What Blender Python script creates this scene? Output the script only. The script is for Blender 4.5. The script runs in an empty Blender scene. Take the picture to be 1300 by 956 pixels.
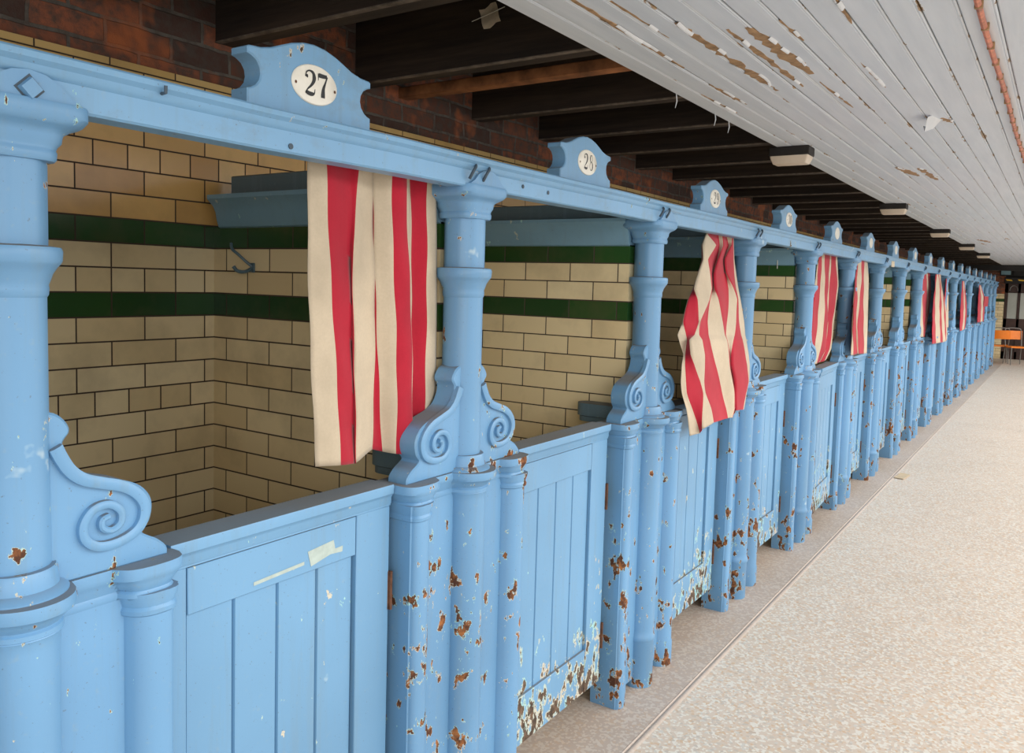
import bpy, bmesh, math, random
from mathutils import Vector, Matrix, noise
random.seed(7)
scn = bpy.context.scene
COL = scn.collection
S = 1.2            # bay spacing along the row (metres)
NPOST = 19
PI = math.pi

# ------------------------------------------------------------------ materials
def nt(name):
    m = bpy.data.materials.new(name); m.use_nodes = True
    t = m.node_tree
    for n in list(t.nodes): t.nodes.remove(n)
    out = t.nodes.new('ShaderNodeOutputMaterial')
    p = t.nodes.new('ShaderNodeBsdfPrincipled')
    t.links.new(p.outputs[0], out.inputs[0])
    return m, t, p

class G:
    """tiny node-graph helper"""
    def __init__(s, t): s.t = t
    def n(s, typ, **kw):
        x = s.t.nodes.new(typ)
        for k, v in kw.items(): setattr(x, k, v)
        return x
    def set(s, sock, v):
        if isinstance(v, bpy.types.NodeSocket): s.t.links.new(v, sock)
        else: sock.default_value = v
    def math(s, op, a, b=0.0, c=0.0, clamp=False):
        x = s.n('ShaderNodeMath', operation=op); x.use_clamp = clamp
        s.set(x.inputs[0], a); s.set(x.inputs[1], b); s.set(x.inputs[2], c)
        return x.outputs[0]
    def mix(s, f, a, b, blend='MIX'):
        x = s.n('ShaderNodeMix', data_type='RGBA', blend_type=blend)
        s.set(x.inputs[0], f)
        s.set(x.inputs[6], a if isinstance(a, bpy.types.NodeSocket) else (*a, 1))
        s.set(x.inputs[7], b if isinstance(b, bpy.types.NodeSocket) else (*b, 1))
        return x.outputs[2]
    def noise(s, vec, scale, detail=4, rough=.55, dist=0.0):
        x = s.n('ShaderNodeTexNoise'); s.set(x.inputs['Vector'], vec)
        x.inputs['Scale'].default_value = scale; x.inputs['Detail'].default_value = detail
        x.inputs['Roughness'].default_value = rough; x.inputs['Distortion'].default_value = dist
        return x.outputs[0]
    def ramp(s, f, a, b, lo=0.0, hi=1.0):
        x = s.n('ShaderNodeMapRange'); s.set(x.inputs[0], f)
        s.set(x.inputs[1], a); s.set(x.inputs[2], b); s.set(x.inputs[3], lo); s.set(x.inputs[4], hi)
        return x.outputs[0]
    def pos(s):
        g = s.n('ShaderNodeNewGeometry'); x = s.n('ShaderNodeSeparateXYZ')
        s.t.links.new(g.outputs['Position'], x.inputs[0])
        return g.outputs['Position'], x.outputs[0], x.outputs[1], x.outputs[2], g
    def comb(s, x, y, z):
        c = s.n('ShaderNodeCombineXYZ')
        for i, v in enumerate((x, y, z)): s.set(c.inputs[i], v)
        return c.outputs[0]
    def bump(s, p, h, strength=.3, dist=.01):
        b = s.n('ShaderNodeBump'); b.inputs['Strength'].default_value = strength
        b.inputs['Distance'].default_value = dist
        s.set(b.inputs['Height'], h); s.t.links.new(b.outputs[0], p.inputs['Normal'])

def paint(name, base, t0=.66, low=.11, wood=False, band=0.0, cracks=False, rough=.42, dust=.75):
    m, t, p = nt(name); g = G(t)
    P, X, Y, Z, geo = g.pos()
    vec = g.comb(X, Y, g.math('MULTIPLY', Z, .62))
    n1 = g.noise(vec, 25, 6, .6)
    n2 = g.noise(vec, 3.1, 2, .5)
    v = g.math('ADD', g.math('MULTIPLY', n1, .74), g.math('MULTIPLY', n2, .26))
    lo = g.ramp(Z, 1.0 if not wood else .60, .02, 0, 1)
    lo = g.math('POWER', lo, .75 if not wood else 1.2)
    v = g.math('ADD', v, g.math('MULTIPLY', lo, low))
    if band:
        b = g.math('SUBTRACT', 1, g.math('DIVIDE', g.math('ABSOLUTE', g.math('SUBTRACT', Z, 1.105)), .05), clamp=True)
        v = g.math('ADD', v, g.math('MULTIPLY', b, band))
    ug = .010 if cracks else (.034 if wood else .007)
    under = g.ramp(v, t0 - ug, t0 - ug + .008)
    rust = g.ramp(v, t0 + .004, t0 + .012)
    big = g.noise(P, 1.3, 3, .5); fine = g.noise(P, 60, 3, .6)
    dark = tuple(c * .80 for c in base)
    col = g.mix(g.ramp(big, .35, .7), base, dark)
    col = g.mix(g.ramp(fine, .62, .8, 0, .28), col, (.30, .36, .36))
    streak = g.noise(g.comb(g.math('MULTIPLY', X, 30), g.math('MULTIPLY', Y, 30), g.math('MULTIPLY', Z, 1.6)), 1.0, 4, .65)
    col = g.mix(g.ramp(streak, .52, .78, 0, .42), col, (.17, .26, .32))
    col = g.mix(g.ramp(g.noise(P, 140, 2, .7), .69, .74, 0, .6), col, (.10, .12, .13))
    if cracks:
        ck = g.noise(g.comb(X, g.math('MULTIPLY', Y, 2.2), g.math('MULTIPLY', Z, 75)), 1.0, 5, .65)
        col = g.mix(g.ramp(ck, .66, .70, 0, .75), col, (.13, .13, .13))
        bl = g.noise(g.comb(X, g.math('MULTIPLY', Y, 5), g.math('MULTIPLY', Z, 9)), 1.3, 5, .7)
        col = g.mix(g.ramp(bl, .52, .72, 0, .45), col, (.16, .24, .30))
    # pale older paint
    old = g.ramp(g.noise(P, 6.5, 4, .6), .70, .74, 0, .45)
    col = g.mix(old, col, (.62, .72, .70))
    prim = g.mix(g.ramp(g.noise(P, 9, 2, .5), .4, .6), (.60, .54, .42), (.36, .62, .60))
    rn = g.noise(P, 45, 4, .6)
    if wood: rc = g.mix(g.ramp(rn, .4, .65), (.055, .036, .024), (.17, .10, .06))
    else: rc = g.mix(g.ramp(rn, .45, .68), (.075, .026, .011), (.36, .13, .035))
    col = g.mix(under, col, prim)
    col = g.mix(rust, col, rc)
    # dust lying on upward faces
    nz = g.n('ShaderNodeSeparateXYZ'); t.links.new(geo.outputs['Normal'], nz.inputs[0])
    up = g.math('MULTIPLY', g.ramp(nz.outputs[2], .75, .95), dust)
    col = g.mix(g.math('MULTIPLY', up, g.ramp(big, .2, .6, .6, 1)), col, (.17, .17, .165))
    t.links.new(col, p.inputs['Base Color'])
    rr = g.math('MAXIMUM', g.ramp(rust, 0, 1, rough, .85), g.math('MULTIPLY', up, .9))
    t.links.new(rr, p.inputs['Roughness'])
    h = g.math('ADD', g.math('MULTIPLY', under, -1.0), g.math('MULTIPLY', fine, .25))
    g.bump(p, h, .35, .003)
    return m

BLUE = (.152, .332, .545)
M = {}
M['iron'] = paint('blue_iron_paint', BLUE, .612, .058)
M['ledge'] = paint('blue_ledge_paint', BLUE, .622, .03, band=.07, dust=1.0)
M['ring'] = paint('rusty_ring_paint', BLUE, .555, .0)
M['wood'] = paint('blue_wood_paint', (.162, .342, .540), .675, .20, wood=True, dust=1.0)
M['beam'] = paint('blue_beam_paint', (.182, .375, .585), .640, .0, wood=True, cracks=True)
M['cornice'] = paint('dusty_blue_paint', (.21, .39, .52), .655, .0, wood=True, dust=.9)
M['darkblue'] = paint('grey_blue_paint', (.10, .17, .21), .70, .0, wood=True, dust=.9)

def simple(name, col, rough=.6, var=.12, scale=14, metal=0.0, spec=.5):
    m, t, p = nt(name); g = G(t)
    P = g.pos()[0]
    n = g.noise(P, scale, 4, .6)
    c = g.mix(g.ramp(n, .3, .7), tuple(max(0, v * (1 - var)) for v in col), tuple(min(1, v * (1 + var)) for v in col))
    t.links.new(c, p.inputs['Base Color'])
    p.inputs['Roughness'].default_value = rough; p.inputs['Metallic'].default_value = metal
    p.inputs['Specular IOR Level'].default_value = spec
    return m
M['rust'] = simple('rusted_iron', (.11, .045, .022), .85, .5, 60)
M['hook'] = simple('dark_iron', (.05, .075, .10), .6, .3, 40)
M['enamel'] = simple('cream_enamel', (.80, .76, .66), .3, .06, 30)
M['ink'] = simple('black_lettering', (.012, .012, .012), .4, .1)
M['lampbox'] = simple('dark_brown_lamp_box', (.018, .014, .012), .7, .3)
M['lens'] = simple('cream_lamp_diffuser', (.72, .60, .47), .4, .06, 8)
M['paper'] = simple('old_paper', (.62, .52, .38), .8, .15, 30)
M['card'] = simple('tan_card', (.60, .46, .30), .8, .08, 30)
M['string'] = simple('pale_string', (.70, .68, .60), .8, .1)
M['orange'] = simple('orange_plastic', (.86, .21, .004), .45, .06)
M['chrome'] = simple('grey_steel_tube', (.24, .23, .21), .4, .15, 20, .6)
M['doorbrown'] = simple('dark_brown_door', (.040, .016, .010), .5, .3, 8)
M['glasspane'] = simple('frosted_pane', (.42, .43, .38), .25, .08, 3)
M['yellow'] = simple('yellow_tape', (.75, .45, .03), .5, .1)
M['blackp'] = simple('black_paint', (.012, .011, .010), .6, .2)
M['bluepane'] = simple('blue_grey_pane', (.20, .34, .40), .2, .15, 4)
M['barewood'] = simple('bare_brown_wood', (.36, .22, .11), .8, .35, 28)
M['flake'] = simple('white_flake', (.72, .74, .76), .6, .05)
M['board'] = simple('dark_floor_boards', (.012, .009, .007), .9, .4, 6)

def mat_cloth(name, col):
    m, t, p = nt(name); g = G(t); P, X, Y, Z, _ = g.pos()
    n = g.noise(P, 5, 4, .6); n2 = g.noise(P, 160, 2, .6)
    c = g.mix(g.ramp(n, .35, .75), col, tuple(v * .76 for v in col))
    c = g.mix(g.ramp(n2, .3, .7, 0, .16), c, tuple(v * .55 for v in col))
    t.links.new(c, p.inputs['Base Color']); p.inputs['Roughness'].default_value = .9
    p.inputs['Specular IOR Level'].default_value = .15
    p.inputs['Sheen Weight'].default_value = .15
    g.bump(p, n2, .15, .001)
    return m
M['red'] = mat_cloth('red_cloth', (.46, .018, .038))
M['cream'] = mat_cloth('cream_cloth', (.60, .495, .36))

def mat_timber():
    m, t, p = nt('blackened_timber'); g = G(t); P, X, Y, Z, geo = g.pos()
    v = g.comb(g.math('MULTIPLY', X, .35), g.math('MULTIPLY', Y, 3), g.math('MULTIPLY', Z, 5))
    n = g.noise(v, 5, 6, .65)
    c = g.mix(g.ramp(n, .35, .75), (.016, .010, .007), (.060, .038, .024))
    t.links.new(c, p.inputs['Base Color']); p.inputs['Roughness'].default_value = .8
    g.bump(p, n, .4, .006)
    return m
M['timber'] = mat_timber()
M['timberedge'] = simple('dusty_timber_edge', (.14, .11, .085), .9, .5, 24)
M['redtimber'] = simple('reddish_timber', (.26, .10, .035), .8, .6, 9)

HT = .077; ZT = 1.803; BW = .2225
def mat_tile(name, axis, shift=0.0):
    """cream glazed bricks with two green bands; brown and yellow courses above"""
    m, t, p = nt(name); g = G(t); P, X, Y, Z, _ = g.pos()
    U = g.math('ADD', X if axis == 'X' else Y, BW * 300 + shift)
    V = g.math('SUBTRACT', Z, ZT - 40 * HT)
    vec = g.comb(U, V, 0)
    def brick(w):
        b = g.n('ShaderNodeTexBrick'); b.offset = .5; b.offset_frequency = 2
        t.links.new(vec, b.inputs['Vector'])
        b.inputs['Color1'].default_value = (0, 0, 0, 1); b.inputs['Color2'].default_value = (1, 1, 1, 1)
        b.inputs['Mortar'].default_value = (.5, .5, .5, 1)
        b.inputs['Scale'].default_value = 1.0; b.inputs['Mortar Size'].default_value = .0026
        b.inputs['Mortar Smooth'].default_value = .15; b.inputs['Bias'].default_value = 0
        b.inputs['Brick Width'].default_value = w; b.inputs['Row Height'].default_value = HT
        return b
    b1 = brick(BW); b2 = brick(BW / 2)
    row = g.math('FLOOR', g.math('DIVIDE', g.math('SUBTRACT', ZT, Z), HT))
    md = g.math('FLOORED_MODULO', g.math('ADD', row, 3), 5.0)
    head = g.math('LESS_THAN', md, .5) if axis == 'Y' else 0.0
    rnd = g.mix(head, b1.outputs['Color'], b2.outputs['Color'])
    mor = g.math('ADD', g.math('MULTIPLY', b1.outputs['Fac'], g.math('SUBTRACT', 1, head)), g.math('MULTIPLY', b2.outputs['Fac'], head))
    def isrow(k): return g.math('COMPARE', row, float(k), .5)
    green = g.math('ADD', isrow(0), isrow(3))
    brown = g.math('LESS_THAN', row, -.5)
    top = g.math('LESS_THAN', row, -4.5)
    r = g.math('MULTIPLY', rnd, 1.0)
    cream = g.mix(r, (.74, .585, .335), (.86, .72, .45))
    grn = g.mix(r, (.012, .055, .014), (.026, .088, .020))
    brn = g.mix(r, (.58, .31, .09), (.78, .49, .18))
    yel = g.mix(r, (.60, .39, .14), (.70, .50, .22))
    c = g.mix(brown, cream, g.mix(top, brn, yel))
    c = g.mix(green, c, grn)
    dirt = g.noise(P, 4, 5, .6)
    c = g.mix(g.ramp(dirt, .5, .8, 0, .35), c, (.14, .10, .06))
    c = g.mix(mor, c, (.055, .034, .022))
    t.links.new(c, p.inputs['Base Color'])
    t.links.new(g.ramp(mor, 0, 1, .22, .9), p.inputs['Roughness'])
    wob = g.noise(P, 9, 2, .5)
    g.bump(p, g.math('ADD', g.math('MULTIPLY', mor, -1.0), g.math('MULTIPLY', wob, .5)), .45, .003)
    return m
M['tile_back'] = mat_tile('glazed_brick_back_wall', 'Y', .0)
M['tile_part'] = mat_tile('glazed_brick_partition', 'X', .0)

def mat_brick():
    m, t, p = nt('old_red_brick'); g = G(t); P, X, Y, Z, _ = g.pos()
    wob = g.noise(P, 7, 3, .6)
    vec = g.comb(g.math('ADD', Y, g.math('MULTIPLY', wob, .03)), g.math('ADD', Z, g.math('MULTIPLY', wob, .02)), 0)
    b = g.n('ShaderNodeTexBrick'); t.links.new(vec, b.inputs['Vector'])
    b.inputs['Color1'].default_value = (.075, .036, .025, 1); b.inputs['Color2'].default_value = (.34, .105, .048, 1)
    b.inputs['Mortar'].default_value = (.13, .11, .09, 1)
    b.inputs['Scale'].default_value = 1; b.inputs['Mortar Size'].default_value = .007
    b.inputs['Mortar Smooth'].default_value = .3; b.inputs['Bias'].default_value = -.1
    b.inputs['Brick Width'].default_value = .225; b.inputs['Row Height'].default_value = .078
    n = g.noise(P, 22, 6, .65); n2 = g.noise(P, 5, 3, .6)
    c = g.mix(g.ramp(n, .42, .62, 0, .85), b.outputs['Color'], (.075, .055, .044))
    c = g.mix(g.ramp(n2, .57, .70, 0, .8), c, (.46, .125, .038))
    t.links.new(c, p.inputs['Base Color']); p.inputs['Roughness'].default_value = .92
    g.bump(p, g.math('ADD', g.math('MULTIPLY', b.outputs['Fac'], -1), n), .7, .012)
    return m
M['brick'] = mat_brick()

def mat_ceiling():
    m, t, p = nt('peeling_white_ceiling_boards'); g = G(t); P, X, Y, Z, _ = g.pos()
    vec = g.comb(g.math('MULTIPLY', X, 2.6), g.math('MULTIPLY', Y, .9), 0)
    # distance to the nearest board joint
    u = g.math('FLOORED_MODULO', g.math('ADD', X, .0875 * 40 - 1.109), .0875)
    d = g.math('MINIMUM', u, g.math('SUBTRACT', .0875, u))
    near = g.ramp(d, .014, .0, 0, 1)
    n = g.noise(vec, 5.5, 6, .62)
    zone = g.noise(g.comb(X, g.math('MULTIPLY', Y, .5), 0), 1.6, 2, .5)
    v = g.math('ADD', g.math('ADD', g.math('MULTIPLY', n, .8), g.math('MULTIPLY', zone, .25)), g.math('MULTIPLY', near, .14))
    peel = g.ramp(v, .722, .732)
    edge = g.ramp(v, .69, .722)
    nb = g.noise(g.comb(g.math('MULTIPLY', X, 9), g.math('MULTIPLY', Y, .6), 0), 3, 4, .6)
    white = g.mix(g.ramp(nb, .3, .7), (.60, .65, .71), (.69, .735, .785))
    white = g.mix(g.math('MULTIPLY', edge, .5), white, (.80, .81, .82))
    gr = g.ramp(d, .003, .0012, 0, .35)
    white = g.mix(gr, white, (.30, .29, .28))
    br = g.mix(g.ramp(g.noise(P, 40, 4, .6), .35, .65), (.14, .085, .05), (.42, .27, .13))
    c = g.mix(peel, white, br)
    t.links.new(c, p.inputs['Base Color']); p.inputs['Roughness'].default_value = .5
    h = g.math('ADD', g.math('MULTIPLY', peel, -.6), g.math('MULTIPLY', edge, .5))
    g.bump(p, g.math('ADD', h, g.math('MULTIPLY', nb, .3)), .5, .006)
    return m
M['ceiling'] = mat_ceiling()

def mat_terrazzo(name, tint, chipk):
    m, t, p = nt(name); g = G(t); P, X, Y, Z, _ = g.pos()
    v = g.n('ShaderNodeTexVoronoi'); t.links.new(P, v.inputs['Vector']); v.inputs['Scale'].default_value = 95
    sx = g.n('ShaderNodeSeparateColor'); t.links.new(v.outputs['Color'], sx.inputs[0])
    n = g.noise(P, 1.1, 4, .6)
    base = g.mix(g.ramp(n, .3, .7), tuple(c * .9 for c in tint), tuple(min(1, c * 1.05) for c in tint))
    c = g.mix(g.math('MULTIPLY', g.ramp(sx.outputs[0], .60, .64), chipk), base, (.76, .70, .61))
    c = g.mix(g.math('MULTIPLY', g.math('GREATER_THAN', sx.outputs[1], .84), .60 * chipk), c, (.62, .40, .22))
    c = g.mix(g.math('MULTIPLY', g.math('LESS_THAN', sx.outputs[2], .12), .45 * chipk), c, (.46, .43, .39))
    st = g.noise(P, 3.2, 5, .65)
    c = g.mix(g.ramp(st, .56, .76, 0, .22), c, (.34, .25, .18))
    t.links.new(c, p.inputs['Base Color']); p.inputs['Roughness'].default_value = .55
    g.bump(p, g.math('ADD', sx.outputs[0], g.math('MULTIPLY', st, 1.0)), .12, .002)
    return m
M['floor'] = mat_terrazzo('terrazzo_floor', (.68, .56, .45), 1.0)
M['strip'] = mat_terrazzo('terrazzo_strip', (.50, .40, .33), .35)
M['kerb'] = mat_terrazzo('terrazzo_kerb', (.56, .45, .37), .15)
M['pipe'] = simple('orange_brown_pipe', (.52, .17, .095), .5, .4, 30)
M['pier'] = mat_tile('glazed_brick_pier', 'X', .05)
# ------------------------------------------------------------------ mesh helpers
class MB:
    def __init__(s): s.v = []; s.f = []; s.m = []; s.mi = 0
    def add(s, vs, fs):
        o = len(s.v); s.v += [tuple(v) for v in vs]
        s.f += [tuple(i + o for i in f) for f in fs]; s.m += [s.mi] * len(fs)
    def box(s, x0, x1, y0, y1, z0, z1, bev=.003):
        b = min(bev, (x1-x0)*.3, (y1-y0)*.3, (z1-z0)*.3)
        bm = bmesh.new(); bmesh.ops.create_cube(bm, size=1)
        for v in bm.verts: v.co = Vector(((x0+x1)/2+v.co.x*(x1-x0), (y0+y1)/2+v.co.y*(y1-y0), (z0+z1)/2+v.co.z*(z1-z0)))
        if b > 0: bmesh.ops.bevel(bm, geom=bm.edges[:], offset=b, segments=1, affect='EDGES')
        s.bm(bm)
    def bm(s, bm):
        bm.verts.index_update()
        s.add([v.co[:] for v in bm.verts], [[v.index for v in f.verts] for f in bm.faces]); bm.free()
    def loft(s, rings, caps=True, closed=True):
        n = len(rings[0]); vs = [p for r in rings for p in r]; fs = []
        for i in range(len(rings)-1):
            for j in range(n if closed else n-1):
                k = (j+1) % n
                fs.append((i*n+j, i*n+k, (i+1)*n+k, (i+1)*n+j))
        if caps:
            fs.append(tuple(reversed(range(n)))); fs.append(tuple((len(rings)-1)*n+j for j in range(n)))
        s.add(vs, fs)
    def lathe(s, prof, cx=0, cy=0, n=28, caps=True):
        s.loft([[(cx+r*math.cos(2*PI*j/n), cy+r*math.sin(2*PI*j/n), z) for j in range(n)] for r, z in prof], caps)
    def prism_yz(s, poly, x0, x1, bev=0):
        """poly of (y,z), extruded in X; front edge lightly chamfered"""
        if bev:
            c = inset(poly, bev)
            s.loft([[(x0, y, z) for y, z in poly], [(x1-bev, y, z) for y, z in poly], [(x1, y, z) for y, z in c]])
        else: s.loft([[(x0, y, z) for y, z in poly], [(x1, y, z) for y, z in poly]])
    def tube(s, pts, r, n=8, caps=True):
        pts = [Vector(p) for p in pts]; rings = []; up = None
        for i, p in enumerate(pts):
            d = (pts[min(i+1, len(pts)-1)] - pts[max(i-1, 0)]).normalized()
            if up is None:
                up = d.orthogonal().normalized()
            else:
                up = (up - d*up.dot(d)).normalized()
            b = d.cross(up); rr = r[i] if isinstance(r, (list, tuple)) else r
            rings.append([p + (up*math.cos(2*PI*j/n)+b*math.sin(2*PI*j/n))*rr for j in range(n)])
        s.loft(rings, caps)
    def build(s, name, mats, parent=None, loc=None, smooth=40, data_only=False):
        me = bpy.data.meshes.new(name); me.from_pydata(s.v, [], s.f)
        if not isinstance(mats, (list, tuple)): mats = [mats]
        for m in mats: me.materials.append(m)
        bm = bmesh.new(); bm.from_mesh(me)
        bmesh.ops.recalc_face_normals(bm, faces=bm.faces[:]); bm.to_mesh(me); bm.free()
        me.polygons.foreach_set('material_index', s.m)
        if smooth:
            me.polygons.foreach_set('use_smooth', [True]*len(me.polygons))
            me.set_sharp_from_angle(angle=math.radians(smooth))
        o = bpy.data.objects.new(name, me); COL.objects.link(o)
        if parent: o.parent = parent
        if loc: o.location = loc
        return o

def inset(poly, d):
    """move each vertex of a counter-clockwise or clockwise polygon inwards"""
    n = len(poly); A = sum(poly[i][0]*poly[(i+1) % n][1]-poly[(i+1) % n][0]*poly[i][1] for i in range(n))
    sg = 1 if A > 0 else -1; out = []
    for i in range(n):
        a, b, c = Vector(poly[i-1]), Vector(poly[i]), Vector(poly[(i+1) % n])
        e1 = (b-a); e2 = (c-b)
        if e1.length < 1e-9 or e2.length < 1e-9: out.append(tuple(b)); continue
        e1.normalize(); e2.normalize()
        nn = Vector((-(e1.y+e2.y), e1.x+e2.x))
        if nn.length < 1e-6: out.append(tuple(b)); continue
        nn.normalize(); k = max(.5, abs(nn.dot(Vector((-e1.y, e1.x)))))
        out.append(tuple(b+nn*sg*min(d/k, 1.6*d)))
    return out

def smoothpath(pts, n=6, closed=False):
    P = [Vector(p) for p in pts]; out = []
    m = len(P)
    for i in range(m if closed else m-1):
        if closed: a, b, c, d = P[i-1], P[i], P[(i+1) % m], P[(i+2) % m]
        else: a, b, c, d = P[max(i-1, 0)], P[i], P[i+1], P[min(i+2, m-1)]
        for k in range(n):
            t = k/n
            out.append(.5*((2*b)+(c-a)*t+(2*a-5*b+4*c-d)*t*t+(3*b-a-3*c+d)*t**3))
    if not closed: out.append(P[-1])
    return out

def tag(o, label, cat, group=None):
    o['label'] = label; o['category'] = cat
    if group: o['group'] = group
    return o
def struct(o, label=None):
    o['kind'] = 'structure'
    if label: o['label'] = label
    return o
def empty(name, loc=(0, 0, 0)):
    o = bpy.data.objects.new(name, None); COL.objects.link(o); o.location = loc
    o.empty_display_size = .1
    return o
def copy_tree(o, parent=None):
    c = o.copy(); COL.objects.link(c)
    if parent: c.parent = parent
    for ch in list(o.children): copy_tree(ch, c)
    return c
ORD = ['first', 'second', 'third', 'fourth', 'fifth', 'sixth', 'seventh', 'eighth', 'ninth', 'tenth', 'eleventh', 'twelfth',
       'thirteenth', 'fourteenth', 'fifteenth', 'sixteenth', 'seventeenth', 'eighteenth', 'nineteenth', 'twentieth'] + \
      ['twenty-'+w for w in ('first', 'second', 'third', 'fourth', 'fifth', 'sixth', 'seventh', 'eighth', 'ninth')] + ['thirtieth'] + \
      ['thirty-'+w for w in ('first', 'second', 'third', 'fourth', 'fifth', 'sixth', 'seventh', 'eighth', 'ninth')]

Y0, Y1 = -2.6, 24.5
# ------------------------------------------------------------------ setting
b = MB(); b.box(.235, 6.0, Y0, Y1, -.06, 0, 0); struct(b.build('floor', M['floor']))
b = MB(); b.box(-1.2, .20, Y0, Y1, -.06, 0, 0); struct(b.build('trim_1', M['strip']), 'smoother terrazzo strip under the row of cubicles')
b = MB()
prof = [(.20, -.06), (.20, -.001), (.204, .002), (.210, -.002), (.218, .004), (.228, .004), (.235, 0), (.235, -.06)]
b.loft([[(x, y, z) for x, z in prof] for y in (Y0, Y1)]); struct(b.build('trim_2', M['kerb']), 'narrow pale kerb line running along the terrazzo floor')
b = MB(); b.box(-1.20, -1.07, Y0, Y1, 0, 2.288, 0); struct(b.build('wall_back', M['tile_back']))
b = MB(); b.box(-1.22, -1.085, Y0, Y1, 2.288, 2.72, 0); struct(b.build('wall_brick', M['brick']), 'old red brick wall above the tiles')
b = MB(); b.box(-1.22, 1.85, Y0, Y1+.3, 2.72, 2.78, 0); struct(b.build('ceiling', M['board']), 'dark boards above the joists')
# white matchboard ceiling: boards with a bead and open joints
b = MB(); x = .06 ; W = .0875; xs = [.064]
k0 = 1.109 - .0875*20
j = [k0 + i*.0875 for i in range(60) if .10 < k0 + i*.0875 < 1.75]
edges = [.060] + j + [1.80]
for a, c in zip(edges[:-1], edges[1:]):
    a += .0010; c -= .0010
    pr_ = [(a, 2.418), (a, 2.4035), (a+.004, 2.400), (c-.010, 2.400), (c-.008, 2.4025), (c-.006, 2.400), (c-.003, 2.400), (c, 2.4025), (c, 2.418)]
    ny = 40
    b.loft([[(px, Y0+(Y1-Y0)*q/ny, pz + (.0016*math.sin(q*1.7+a*40) if pz < 2.41 else 0)) for px, pz in pr_] for q in range(ny+1)])
ceil = struct(b.build('ceiling', M['ceiling'], smooth=30), 'white painted ceiling boards, peeling')
# bare wood patches and curled flakes
def patch(a, c, w, seed, z=2.3985):
    random.seed(seed); A = Vector(a); C_ = Vector(c); d = (C_-A); L = d.length; d.normalize(); nrm = Vector((d.y, -d.x))
    n = max(8, int(L/.03)); top = []; bot = []
    for i in range(n+1):
        t = i/n; env = math.sin(PI*min(.97, max(.03, t)))**.5
        ww = w*env*(.55+.75*random.random())
        if random.random() < .10: ww *= .25
        off = (random.random()-.5)*w*.25
        p = A + d*L*t
        top.append(p+nrm*(ww/2+off)); bot.append(p-nrm*(ww/2-off))
    mb = MB(); vs = [(p.x, p.y, z) for p in top]+[(p.x, p.y, z) for p in bot]+[(p.x, p.y, z+.004) for p in top]+[(p.x, p.y, z+.004) for p in bot]
    m_ = n+1; fs = []
    for i in range(n):
        fs.append((i, i+1, m_+i+1, m_+i)); fs.append((i, i+1, 2*m_+i+1, 2*m_+i)); fs.append((m_+i, m_+i+1, 3*m_+i+1, 3*m_+i))
    mb.add(vs, fs); o = mb.build('bare_patch', M['barewood'], ceil, smooth=0); o['label'] = 'brown bare wood patch'
    # curled paint along one edge
    mb = MB()
    for i in range(0, n-2, 2):
        if random.random() < .42:
            side = top if random.random() < .7 else bot; sgn = 1 if side is top else -1
            p, q = side[i], side[i+2]; h = .002+.006*random.random()
            r1 = p+nrm*sgn*.006; r2 = q+nrm*sgn*.006
            mb.add([(r1.x, r1.y, 2.3995), (r2.x, r2.y, 2.3995), (q.x, q.y, 2.399-h), (p.x, p.y, 2.399-h*.7), ((q-nrm*sgn*.004).x, q.y, 2.399-h*1.1), ((p-nrm*sgn*.004).x, p.y, 2.399-h*.9)],
                   [(0, 1, 2, 3), (3, 2, 4, 5)])
    if mb.f:
        o = mb.build('paint_curl', M['flake'], ceil, smooth=0)
for i, (a, c, w) in enumerate([((.245, 1.20), (.240, 2.10), .014), ((.407, 1.62), (.430, 2.57), .036), ((.575, 1.76), (.604, 2.38), .048),
        ((.517, 1.75), (.53, 2.55), .022), ((.235, 2.36), (.25, 2.75), .018), ((.49, 4.82), (.553, 5.28), .045), ((.61, 4.9), (.638, 5.52), .05),
        ((.900, 3.37), (.93, 3.50), .03), ((.36, 12.2), (.47, 13.0), .08), ((.847, 1.60), (.841, 1.87), .010), ((.672, 1.74), (.679, 1.97), .012),
        ((.60, 2.5), (.615, 3.0), .012), ((.15, 2.5), (.16, 2.9), .010), ((.33, 1.30), (.335, 1.75), .010), ((.78, 2.3), (.79, 2.7), .008), ((.30, 12.9), (.36, 13.6), .03), ((.70, 11.9), (.72, 12.3), .03)]):
    patch(a, c, w, 100+i)
mb = MB()
mb.add([(.872, 3.30, 2.399), (.895, 3.42, 2.399), (.868, 3.40, 2.36), (.845, 3.32, 2.335), (.83, 3.38, 2.372), (.86, 3.28, 2.39)], [(0, 1, 2, 3), (0, 3, 5), (3, 2, 4)])
o = mb.build('paint_curl', M['flake'], ceil, smooth=0); o['label'] = 'large curled paint flake hanging down'
for i, (x_, y_) in enumerate([(.075, 2.86), (.07, 3.05), (.066, 2.45)]):
    mb = MB(); mb.tube([(x_, y_, 2.402), (x_+.003, y_+.002, 2.372), (x_-.002, y_, 2.345)], [.002, .0025, .001], 5); mb.build('paint_curl', M['flake'], ceil)

# joists
far = [-1.3, -.65, .04, .66, 1.25, 1.92, 2.72, 3.34, 3.95, 4.58]
while far[-1] < 23.8: far.append(far[-1]+.63)
nj = 0
for yf in far:
    th = .085
    mb = MB(); mb.mi = 0; mb.box(-1.22, 1.78, yf-th, yf, 2.432, 2.722, .004)
    mb.mi = 1; mb.box(-1.1, .1, yf-th-.002, yf-th+.02, 2.4305, 2.436, .001)
    o = mb.build('ceiling_joist', [M['timber'], M['timberedge']])
    struct(o)
mb = MB(); mb.box(-1.2, .9, 2.10, 2.16, 2.43, 2.475, .003)
struct(mb.build('trim_3', M['redtimber']), 'reddish timber batten between two dark joists')

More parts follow.
